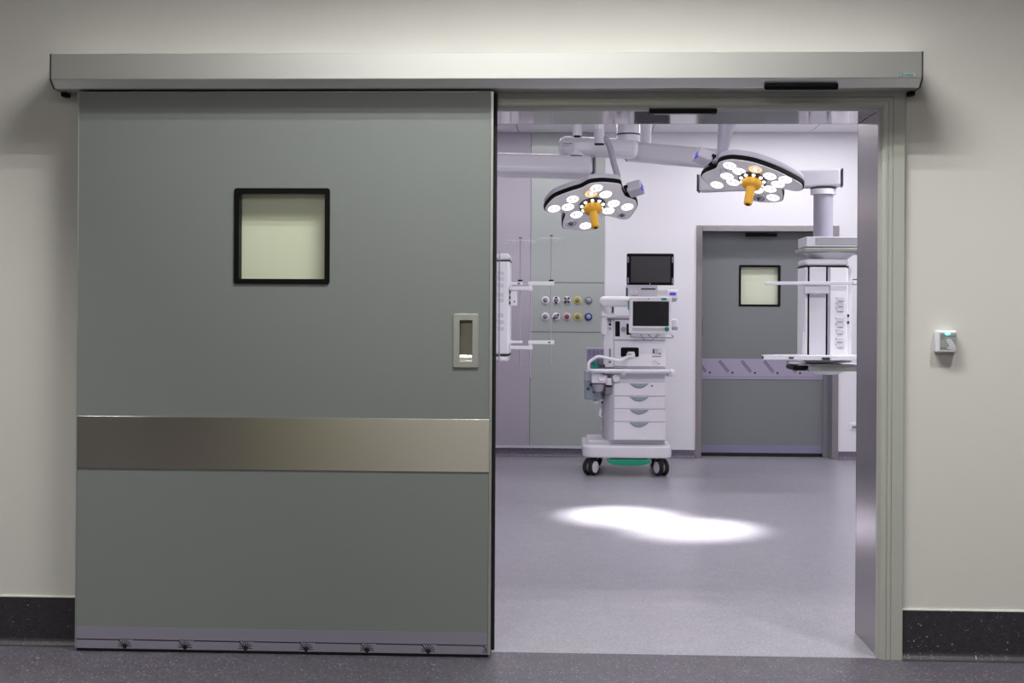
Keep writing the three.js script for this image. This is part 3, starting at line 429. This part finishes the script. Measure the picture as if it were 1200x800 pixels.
{
  const o = thing('equipment_pendant', 'white ceiling equipment pendant with shelves and sockets before the far door', 'pendant', [1.0, ROOM_CEILING, -4.95]);
  const L = (x, y, z) => [x - 1.0, y - ROOM_CEILING, z + 4.95];
  const B = (name, x0, x1, y0, y1, z0, z1, r, m, parent = o) => mesh(name, span(x0 - 1.0, x1 - 1.0, y0 - ROOM_CEILING, y1 - ROOM_CEILING, z0 + 4.95, z1 + 4.95, r), m, parent);
  mesh('ceiling_flange', merge(at(cyl(0.13, 0.04, 36), ...L(0.6, 2.924, -5.12)), at(cyl(0.045, 0.36, 30), ...L(0.6, 2.75, -5.12))), M.white, o);
  mesh('upper_arm', armBeam(L(0.45, 2.56, -5.08), L(1.21, 2.478, -4.95), 0.142, 0.17, 0.03), M.pale, o); mesh('arm_end_cap', armBeam(L(0.445, 2.56, -5.081), L(0.452, 2.56, -5.08), 0.146, 0.174, 0.003), M.darkGrey, o); mesh('arm_end_cap', armBeam(L(1.205, 2.478, -4.95), L(1.245, 2.474, -4.945), 0.12, 0.15, 0.02), M.whiteGloss, o);
  mesh('knuckle', at(cyl(0.075, 0.1, 30), ...L(1.12, 2.39, -4.95)), M.white, o);
  mesh('lower_arm', armBeam(L(1.0, 2.298, -4.95), L(2.03, 2.322, -4.75), 0.128, 0.17, 0.02), M.pale, o); mesh('arm_end_cap', armBeam(L(0.99, 2.298, -4.952), L(1.0, 2.298, -4.95), 0.128, 0.17, 0.003), M.darkGrey, o); mesh('arm_end_cap', armBeam(L(2.03, 2.322, -4.75), L(2.042, 2.322, -4.748), 0.128, 0.17, 0.003), M.darkGrey, o);
  const zc = -4.78;
  mesh('collar', at(cyl(0.095, 0.04, 36), ...L(1.905, 2.222, zc)), M.white, o); mesh('collar_ring', at(cyl(0.096, 0.008, 36), ...L(1.905, 2.245, zc)), M.darkGrey, o);
  mesh('down_pipe', rod(L(1.905, 2.21, zc), L(1.905, 1.8, zc), 0.072, 32), M.greyLav, o);
  const s1 = B('equipment_box', 1.749, 2.22, 1.803, 1.878, -4.95, -4.6, 0.006, M.pale);
  for (let i = 0; i < 22; i++) for (let j = 0; j < 4; j++) mesh('vent_hole', span(1.815 + i * 0.017 - 1, 1.825 + i * 0.017 - 1, 1.817 + j * 0.0145 - ROOM_CEILING, 1.825 + j * 0.0145 - ROOM_CEILING, 0.347, 0.3515), M.darkGrey, s1);
  B('upper_shelf', 1.731, 2.24, 1.762, 1.797, -5.0, -4.58, 0.012, M.olive); mesh('shelf_bracket', at(cyl(0.11, 0.06, 32, 0.2), ...L(1.95, 1.735, zc)), M.pale, o);
  const col = B('column', 1.745, 2.063, 0.953, 1.66, -4.95, -4.62, 0.02, M.white);
  B('column_cap', 1.747, 2.061, 1.664, 1.716, -4.945, -4.622, 0.024, M.whiteGloss); B('cap_seam', 1.744, 2.064, 1.658, 1.665, -4.951, -4.619, 0.001, M.black);
  B('groove', 1.764, 1.775, 0.98, 1.66, -4.62, -4.6165, 0, M.black, col); B('groove', 1.897, 1.909, 0.98, 1.66, -4.62, -4.6165, 0, M.black, col); B('service_cover', 1.776, 1.896, 0.98, 1.655, -4.622, -4.614, 0.004, M.pale, col); B('socket_rail', 1.912, 1.93, 0.98, 1.655, -4.622, -4.6165, 0.002, M.greyLav, col);
  for (const y of [1.42, 1.38, 1.345, 1.27, 1.23, 1.18, 1.12, 1.08]) { B('socket', 1.975, 2.03, y - 0.014, y + 0.016, -4.621, -4.6165, 0.002, M.pale, col); B('socket_lip', 1.985, 2.02, y - 0.018, y - 0.014, -4.621, -4.615, 0, M.midGrey, col); B('socket_mark', 1.967, 1.973, y + 0.006, y + 0.014, -4.621, -4.6165, 0, M.midGrey, col); }
  B('side_channel', 2.068, 2.094, 0.955, 1.66, -4.75, -4.66, 0.004, M.white); B('side_jack', 2.055, 2.066, 1.29, 1.31, -4.64, -4.615, 0.002, M.black, col); B('side_jack', 2.055, 2.066, 1.24, 1.26, -4.64, -4.615, 0.002, M.black, col);
  mesh('equipment_rail', armBeam(L(1.44, 1.533, -4.55), L(2.13, 1.538, -4.56), 0.026, 0.02, 0.006), M.pale, o); B('rail_clamp', 1.734, 1.91, 1.46, 1.523, -4.625, -4.565, 0.006, M.pale); B('rail_end', 2.075, 2.1, 1.53, 1.56, -4.58, -4.54, 0.004, M.white); B('rail_stop', 2.08, 2.11, 1.56, 1.567, -4.58, -4.54, 0, M.darkGrey);
  B('side_rail', 1.735, 1.745, 0.99, 1.18, -4.68, -4.64, 0.004, M.white);
  const tr = mesh('tray', extrude(polyShape([[1.42, -4.5], [1.62, -4.72], [2.14, -4.72], [2.14, -4.46], [1.9, -4.42]]), 0.026, 0.004).rotateX(Math.PI / 2).translate(-1, 1.008 - ROOM_CEILING, 0).applyMatrix4(new THREE.Matrix4().makeScale(1, 1, 1)), M.whiteGloss, o, [0, 0, 0]);
  tr.geometry.applyMatrix4(new THREE.Matrix4().makeTranslation(0, 0, 4.95));
  mesh('tray_latch', at(box(0.034, 0.012, 0.012, 0.003), ...L(1.62, 0.994, -4.46), 0, -0.17), M.darkGrey, tr); mesh('tray_latch', at(box(0.055, 0.02, 0.02, 0.003), ...L(1.86, 0.99, -4.42), 0, -0.1), M.darkGrey, tr); mesh('tray_corner', at(box(0.012, 0.022, 0.03, 0.004), ...L(1.42, 0.994, -4.5)), M.darkGrey, tr);
  B('lower_shelf', 1.75, 2.16, 0.897, 0.937, -4.95, -4.5, 0.008, M.olive); B('shelf_bumper', 1.645, 1.75, 0.899, 0.935, -4.85, -4.51, 0.016, M.black); B('shelf_top', 1.68, 2.16, 0.937, 0.943, -4.93, -4.52, 0.002, M.white); mesh('shelf_boss', at(cyl(0.08, 0.035, 30, 0.16), ...L(1.93, 0.882, -4.75)), M.white, o);
}

// ---------------------------------------------------------------- gas outlets on the sage panel
{
  const rows = [[1.421, [['white', 'white'], ['black', 'black'], ['white', 'black'], ['yellow', 'yellow'], ['midGrey', 'grey']]], [1.272, [['white', 'white'], ['black', 'black'], ['pink', 'red'], ['yellow', 'yellow'], ['blue', 'blue']]]];
  const words = [['white gas outlet in the upper row on the sage panel', 'black and white gas outlet in the upper row beside the white outlet', 'white gas outlet with black squares in the upper row', 'yellow gas outlet in the upper row on the sage panel', 'grey gas outlet beside the upper yellow outlet'],
    ['white gas outlet in the lower row on the sage panel', 'black and white gas outlet in the lower row beside the white outlet', 'pinkish white gas outlet with a red centre on the sage panel', 'yellow gas outlet in the lower row on the sage panel', 'dark blue gas outlet beside the lower yellow outlet']];
  const core = new THREE.LatheGeometry([[0, 0.03], [0.011, 0.03], [0.013, 0.027], [0.013, 0.018], [0.02, 0.016], [0.022, 0.012], [0.022, 0]].map((p) => new THREE.Vector2(...p)), 20).rotateX(Math.PI / 2);
  const plate = new THREE.LatheGeometry([[0, 0.012], [0.03, 0.012], [0.034, 0.009], [0.036, 0]].map((p) => new THREE.Vector2(...p)), 28).rotateX(Math.PI / 2);
  rows.forEach(([y, list], r) => list.forEach(([m, kind], i) => {
    const o = thing('gas_outlet', words[r][i], 'gas outlet', [-0.198 + i * 0.0978, y, ROOM_BACK + 0.0122], 0, 'gas outlets on the sage panel');
    mesh('rosette', plate, kind === 'black' ? M.white : M[m], o);
    mesh('coupling', core, kind === 'red' ? M.redMark : kind === 'blue' ? M.blueGrey : kind === 'grey' ? M.greyLav : M.midGrey, o);
    if (kind === 'black') for (let k = 0; k < 4; k++) { if (m === 'black' && k % 2) continue; const a = k * Math.PI / 2 + (r ? 0.7 : Math.PI / 2) + (m === 'white' ? Math.PI / 4 : 0); mesh('colour_mark', at(box(0.022, 0.022, 0.004, 0.001), Math.cos(a) * 0.021, Math.sin(a) * 0.021, 0.0125, 0, 0, a), M.black, o); }
  }));
  const w = thing('wall_socket', 'small pale socket on the white wall beside the far door', 'socket', [2.585, 0.3, ROOM_BACK]);
  mesh('plate', span(-0.04, 0.04, -0.03, 0.03, 0.0005, 0.012, 0.003), M.white, w); mesh('insert', span(-0.02, 0.02, -0.018, 0.006, 0.012, 0.014), M.midGrey, w);
}

// ---------------------------------------------------------------- anaesthesia machine
{
  const o = thing('anaesthesia_machine', 'white anaesthesia workstation with two dark screens and drawers on casters', 'medical machine', [0.5, 0, -5.9]);
  const B = (name, x0, x1, y0, y1, z0, z1, r, m, parent = o) => mesh(name, span(x0, x1, y0, y1, z0, z1, r), m, parent);
  // chassis
  const plan = new THREE.Shape(); plan.moveTo(-0.36, -0.25); plan.lineTo(-0.36, 0.37); plan.quadraticCurveTo(-0.36, 0.45, -0.28, 0.455); plan.quadraticCurveTo(0, 0.48, 0.27, 0.455); plan.quadraticCurveTo(0.335, 0.45, 0.335, 0.37); plan.lineTo(0.335, -0.25); plan.closePath();
  mesh('base', new THREE.ExtrudeGeometry(plan, { depth: 0.055, bevelEnabled: true, bevelSize: 0.012, bevelThickness: 0.02, bevelSegments: 3 }).rotateX(Math.PI / 2).translate(0, 0.223, 0), M.whiteGloss, o);
  const front = mesh('base_deck', span(-0.33, 0.31, 0.24, 0.275, -0.2, 0.3, 0.015), M.pale, o);
  // caster: twin wheel
  const caster = (x, z, turn) => {
    const c = new THREE.Group(); c.name = 'caster'; c.position.set(x, 0.07, z); c.rotation.y = turn; o.add(c);
    for (const s of [-1, 1]) { mesh('tyre', at(new THREE.TorusGeometry(0.052, 0.0175, 12, 30).rotateY(Math.PI / 2), s * 0.026, 0, 0), M.rubber, c); mesh('wheel_cover', at(cylX(0.047, 0.034, 28), s * 0.026, 0, 0), M.whiteGloss, c); }
    mesh('fork', merge(at(box(0.018, 0.06, 0.05, 0.006), 0, 0.045, 0.01), at(cyl(0.026, 0.025, 20), 0, 0.078, 0)), M.darkGrey, c);
  };
  caster(-0.3, 0.4, -0.6); caster(0.262, 0.4, 0.45); caster(-0.26, -0.2, 0.5); caster(0.26, -0.2, 0.1);
  const pd = new THREE.Shape(); pd.moveTo(-0.17, 0.0); pd.lineTo(0.17, 0.0); pd.quadraticCurveTo(0.165, -0.025, 0.13, -0.032); pd.quadraticCurveTo(0, -0.052, -0.13, -0.032); pd.quadraticCurveTo(-0.165, -0.02, -0.17, 0.0);
  mesh('brake_pedal', extrude(pd, 0.03, 0.006).translate(0, 0.134, 0.43), M.green, o); mesh('pedal_arm', merge(span(-0.15, 0.15, 0.136, 0.148, 0.3, 0.44), span(-0.1, -0.08, 0.13, 0.15, 0, 0.4), span(0.08, 0.1, 0.13, 0.15, 0, 0.4)), M.darkGrey, o);
  // drawer cabinet with a broad rounded left corner
  const cab = (y0, y1, inset) => { const s = new THREE.Shape(); s.moveTo(0.307 - inset, -0.2); s.lineTo(0.307 - inset, 0.33 - inset); s.quadraticCurveTo(0.305, 0.345 - inset, 0.29 - inset, 0.345 - inset); s.lineTo(-0.1, 0.35 - inset); s.bezierCurveTo(-0.16, 0.34 - inset, -0.2 + inset, 0.25, -0.206 + inset, 0.15); s.lineTo(-0.206 + inset, -0.2); s.closePath(); return extrude(s, y1 - y0, 0, 16).rotateX(Math.PI / 2).translate(0, y1, 0); };
  const body = mesh('cabinet', cab(0.275, 0.82, 0.006), M.pale, o);
  for (const [y0, y1, k] of [[0.639, 0.744, 1], [0.536, 0.635, 0], [0.432, 0.532, 0], [0.284, 0.428, 0]]) {
    const d = B('drawer', -0.118, 0.3, y0, y1, 0.2, 0.356, 0.006, M.white);
    const hs = new THREE.Shape(); hs.moveTo(0.01, 0); hs.quadraticCurveTo(0.085, -0.07, 0.161, 0); hs.closePath();
    mesh('handle_recess', extrude(hs, 0.006, 0.001).translate(0, y1 - 0.004, 0.354), M.blueGrey, d);
    mesh('handle_lip', tube([[0.012, y1 - 0.004, 0.36], [0.05, y1 - 0.028, 0.362], [0.086, y1 - 0.037, 0.363], [0.122, y1 - 0.028, 0.362], [0.159, y1 - 0.004, 0.36]], 0.0035, 24, 6), M.midGrey, d);
    if (k) mesh('lock', at(cylZ(0.008, 0.008, 14), 0.19, 0.722, 0.358), M.midGrey, d);
  }
  B('cabinet_side_panel', -0.207, -0.203, 0.33, 0.72, -0.15, 0.14, 0.001, M.white, body);
  // worktop with rail
  mesh('worktop', merge(span(-0.2, 0.32, 0.818, 0.85, -0.2, 0.38, 0.012)), M.whiteGloss, o);
  mesh('worktop_rail', merge(tube([[-0.3, 0.842, -0.05], [-0.318, 0.842, 0.3], [-0.3, 0.842, 0.385], [-0.2, 0.842, 0.405], [0, 0.842, 0.415], [0.27, 0.842, 0.405], [0.325, 0.842, 0.37], [0.328, 0.842, 0.1]], 0.016, 60)), M.whiteGloss, o);
  mesh('side_handle', merge(span(0.31, 0.38, 0.795, 0.85, 0.1, 0.34, 0.018)), M.white, o);
  mesh('rail_knob', at(cylZ(0.02, 0.03, 20), -0.045, 0.83, 0.425), M.pale, o);
  // console
  const con = B('console', -0.2, 0.318, 0.85, 1.262, -0.22, 0.14, 0.012, M.pale);
  B('lower_panel', -0.11, 0.312, 0.87, 1.084, 0.135, 0.158, 0.006, M.white, con); B('upper_panel', -0.11, 0.31, 1.09, 1.255, 0.135, 0.166, 0.006, M.white, con); B('side_panel', -0.198, -0.114, 0.86, 1.25, 0.135, 0.15, 0.006, M.white, con);
  B('console_top', -0.2, 0.318, 1.262, 1.293, -0.22, 0.16, 0.01, M.pale);
  B('slot', -0.104, -0.064, 1.115, 1.243, 0.16, 0.168, 0.006, M.black, con); B('slot', -0.012, 0.03, 1.13, 1.222, 0.16, 0.168, 0.006, M.black, con); mesh('dial', at(cylZ(0.022, 0.02, 22), -0.035, 1.175, 0.168), M.greyLav, con);
  for (const [y, m] of [[1.24, 'midGrey'], [1.215, 'black'], [1.18, 'greyLav']]) mesh('port', at(cylZ(0.0105, 0.01, 18), -0.146, y, 0.152), M[m], con);
  B('flow_tube', -0.152, -0.138, 0.945, 1.015, 0.149, 0.156, 0.003, M.midGrey, con); mesh('port', at(cylZ(0.011, 0.01, 18), -0.146, 0.905, 0.152), M.midGrey, con);
  mesh('niche', extrude(roundRect(-0.056, 0.949, 0.092, 1.026, 0.012), 0.003), M.black, con, [0, 0, 0.1575]);
  printed('gauge_label', 0.08, 0.08, print(128, 128, (c) => { c.fillStyle = '#e2e0e6'; c.fillRect(0, 0, 128, 128); c.fillStyle = '#5c5a66'; c.fillRect(10, 12, 26, 60); c.fillRect(48, 10, 4, 80); c.fillStyle = '#8a8894'; for (let k = 0; k < 5; k++) c.fillRect(60, 14 + k * 15, 22, 7); c.fillStyle = '#6f8c8c'; c.fillRect(90, 60, 24, 26); c.fillStyle = '#c05048'; c.fillRect(4, 104, 120, 10); }), con, [0.24, 0.982, 0.1585]);
  mesh('gauge', merge(at(new THREE.TorusGeometry(0.017, 0.003, 8, 24), 0.226, 0.904, 0.16), at(cylZ(0.015, 0.004), 0.226, 0.904, 0.159)), M.pale, con); mesh('gauge_screw', at(cylZ(0.005, 0.006), 0.258, 0.895, 0.16), M.darkGrey, con);
  // display arm and main screen
  mesh('display_arm', merge(at(box(0.27, 0.088, 0.1, 0.035), -0.1, 1.402, 0.2), at(cyl(0.04, 0.08, 22), -0.16, 1.325, 0.19), at(box(0.05, 0.2, 0.07, 0.02), -0.196, 1.225, 0.18), at(box(0.12, 0.03, 0.1, 0.012), -0.16, 1.287, 0.18)), M.white, o);
  B('arm_joint', -0.132, -0.118, 1.31, 1.36, 0.215, 0.235, 0.003, M.darkGrey);
  const sc = mesh('main_screen', at(box(0.345, 0.3, 0.05, 0.014), 0.175, 1.2925, 0.3), M.white, o);
  mesh('display', span(0.033, 0.324, 1.205, 1.405, 0.324, 0.327), M.screen, sc); mesh('button_strip', span(0.03, 0.29, 1.163, 1.19, 0.324, 0.3265, 0.001), S(0xc6c6c8, 0.4), sc); mesh('rotary_knob', at(cylZ(0.018, 0.02, 22), 0.307, 1.18, 0.332), M.teal, sc);
  mesh('teal_tag', span(0.264, 0.306, 1.414, 1.434, 0.324, 0.327), M.green, sc); mesh('teal_tag', span(-0.007, 0.002, 1.335, 1.411, 0.28, 0.32), M.green, sc); mesh('camera_dot', at(cylZ(0.004, 0.004, 10), 0.16, 1.425, 0.326), M.darkGrey, sc);
  mesh('wire_rack', merge(tube([[0.02, 1.137, 0.3], [0.02, 1.118, 0.36], [0.12, 1.112, 0.37], [0.345, 1.112, 0.37], [0.349, 1.137, 0.3]], 0.004, 50, 6), tube([[0.1, 1.137, 0.3], [0.12, 1.1, 0.34], [0.15, 1.092, 0.35], [0.19, 1.094, 0.35], [0.23, 1.137, 0.3]], 0.004, 40, 6), rod([0.16, 1.137, 0.31], [0.18, 1.115, 0.365], 0.004, 6), rod([0.25, 1.137, 0.31], [0.22, 1.115, 0.365], 0.004, 6)), M.midGrey, o);
  // upper monitor on its module
  const mo = mesh('monitor', at(box(0.392, 0.264, 0.045, 0.012), 0.192, 1.675, 0.0), M.black, o);
  mesh('display', span(0.03, 0.357, 1.565, 1.783, 0.0215, 0.0245), M.monitorScreen, mo);
  for (const [x, y] of [[0.007, 1.755], [0.007, 1.58], [0.377, 1.755], [0.377, 1.58]]) mesh('corner_clip', at(box(0.014, 0.05, 0.05, 0.003), x, y, 0.0), M.midGrey, mo); mesh('power_light', at(cylZ(0.005, 0.004, 10), 0.19, 1.554, 0.0235), M.pale, mo);
  const md = B('monitor_module', -0.006, 0.255, 1.4, 1.545, -0.14, 0.02, 0.008, M.pale); for (const x of [0.035, 0.075]) mesh('module_light', at(cylZ(0.012, 0.006, 16), x, 1.487, 0.022), M.whiteGloss, md);
  B('module_text', 0.115, 0.235, 1.505, 1.517, 0.019, 0.0215, 0, M.darkGrey, md); B('module_line', 0.035, 0.09, 1.452, 1.457, 0.019, 0.0215, 0, M.midGrey, md); B('module_edge', -0.008, 0.006, 1.42, 1.52, -0.02, 0.022, 0.002, M.darkGrey, md);
  mesh('monitor_post', merge(span(0.05, 0.13, 1.27, 1.42, -0.14, -0.06, 0.01), span(0.14, 0.24, 1.5, 1.56, -0.06, -0.01, 0.01)), M.white, o);
  const pod = B('side_pod', 0.33, 0.424, 1.423, 1.505, -0.02, 0.05, 0.014, M.white); mesh('pod_screen', span(0.352, 0.402, 1.459, 1.481, 0.049, 0.053), M.ledBlue, pod); mesh('pod_base', span(0.356, 0.41, 1.405, 1.44, 0, 0.055, 0.012), M.greyLav, pod); B('pod_arm', 0.235, 0.34, 1.46, 1.5, -0.05, 0.0, 0.008, M.white);
  const pod2 = B('lower_pod', 0.365, 0.415, 1.17, 1.262, 0.02, 0.09, 0.014, M.white); mesh('pod_lip', span(0.368, 0.418, 1.17, 1.2, 0.03, 0.096, 0.01), M.greyLav, pod2); B('pod_arm', 0.3, 0.37, 1.2, 1.24, -0.02, 0.05, 0.008, M.white);
  // breathing system on the left
  mesh('absorber_canister', span(-0.336, -0.2, 0.855, 1.018, 0.12, 0.26, 0.012), M.canister, o); mesh('canister_lid', span(-0.338, -0.198, 1.012, 1.022, 0.118, 0.262, 0.003), M.greyLav, o);
  for (let k = 0; k < 4; k++) mesh('canister_rib', span(-0.318 + k * 0.034, -0.306 + k * 0.034, 0.865, 1.005, 0.17, 0.19, 0.003), M.greyLav, o);
  mesh('valve', merge(at(cyl(0.024, 0.055, 18), -0.27, 0.885, 0.31), at(box(0.07, 0.02, 0.04, 0.006), -0.27, 0.872, 0.31)), M.teal, o); mesh('valve_body', span(-0.245, -0.19, 0.865, 0.892, 0.29, 0.33, 0.006), M.darkGrey, o);
  mesh('breathing_tube', tube([[-0.325, 0.83, 0.36], [-0.323, 0.9, 0.35], [-0.3, 0.925, 0.34], [-0.245, 0.955, 0.33], [-0.16, 0.94, 0.3], [-0.072, 0.921, 0.26], [-0.03, 0.94, 0.22], [0.02, 0.962, 0.19]], 0.012, 60), M.whiteGloss, o);
  mesh('tube_mount', merge(span(-0.01, 0.06, 0.945, 0.982, 0.16, 0.2, 0.01), span(0.0, 0.055, 0.975, 0.992, 0.16, 0.2, 0.004)), M.white, o); mesh('mount_stripe', span(0.0, 0.03, 0.968, 0.974, 0.199, 0.202), M.teal, o);
  mesh('absorber_block', span(-0.356, -0.212, 0.6, 0.85, 0.1, 0.28, 0.02), M.blueGrey, o); mesh('block_top', span(-0.352, -0.28, 0.755, 0.84, 0.26, 0.3, 0.012), S(0xb9c2cc, 0.4), o);
  mesh('flow_sensor', span(-0.3, -0.17, 0.737, 0.808, 0.27, 0.36, 0.012), M.white, o); mesh('sensor_seam', span(-0.298, -0.19, 0.73, 0.738, 0.272, 0.358), M.darkGrey, o); mesh('water_cup', at(cyl(0.04, 0.06, 24, 0.054), -0.243, 0.7, 0.315), M.greyLav, o); mesh('cup_clip', merge(at(box(0.02, 0.014, 0.02), -0.28, 0.668, 0.35), at(box(0.02, 0.014, 0.02), -0.205, 0.668, 0.35)), M.darkGrey, o);
  mesh('pressure_valve', merge(at(cylZ(0.032, 0.04, 24), -0.1, 0.78, 0.36), at(new THREE.TorusGeometry(0.026, 0.006, 8, 24), -0.1, 0.78, 0.382)), M.white, o); mesh('copper_joint', at(cylX(0.012, 0.04), -0.14, 0.765, 0.35), S(0xc08868, 0.4, { metalness: 0.5 }), o);
  mesh('elbow', merge(at(cyl(0.026, 0.055, 20), -0.158, 0.755, 0.35), at(new THREE.TorusGeometry(0.03, 0.009, 8, 20, Math.PI), -0.215, 0.79, 0.365, 0, 0, Math.PI)), M.white, o);
  mesh('dark_port', span(-0.188, -0.132, 0.648, 0.716, 0.26, 0.34, 0.008), M.midGrey, o); mesh('port_cap', span(-0.19, -0.13, 0.71, 0.722, 0.258, 0.342, 0.003), M.darkGrey, o);
  mesh('drain', merge(span(-0.285, -0.235, 0.56, 0.595, 0.2, 0.25, 0.008), at(cylZ(0.012, 0.04), -0.215, 0.59, 0.27)), M.pale, o); mesh('drain_tap', at(cylZ(0.011, 0.012), -0.21, 0.582, 0.293), M.darkGrey, o); mesh('block_knob', merge(at(cylZ(0.014, 0.02), -0.3, 0.725, 0.29), at(cylZ(0.012, 0.02), -0.325, 0.69, 0.285)), M.darkGrey, o);
  mesh('side_hose', tube([[-0.22, 0.52, 0.2], [-0.225, 0.47, 0.22], [-0.21, 0.45, 0.2]], 0.012, 16, 8), M.white, o);
}

renderer.render(scene, camera);
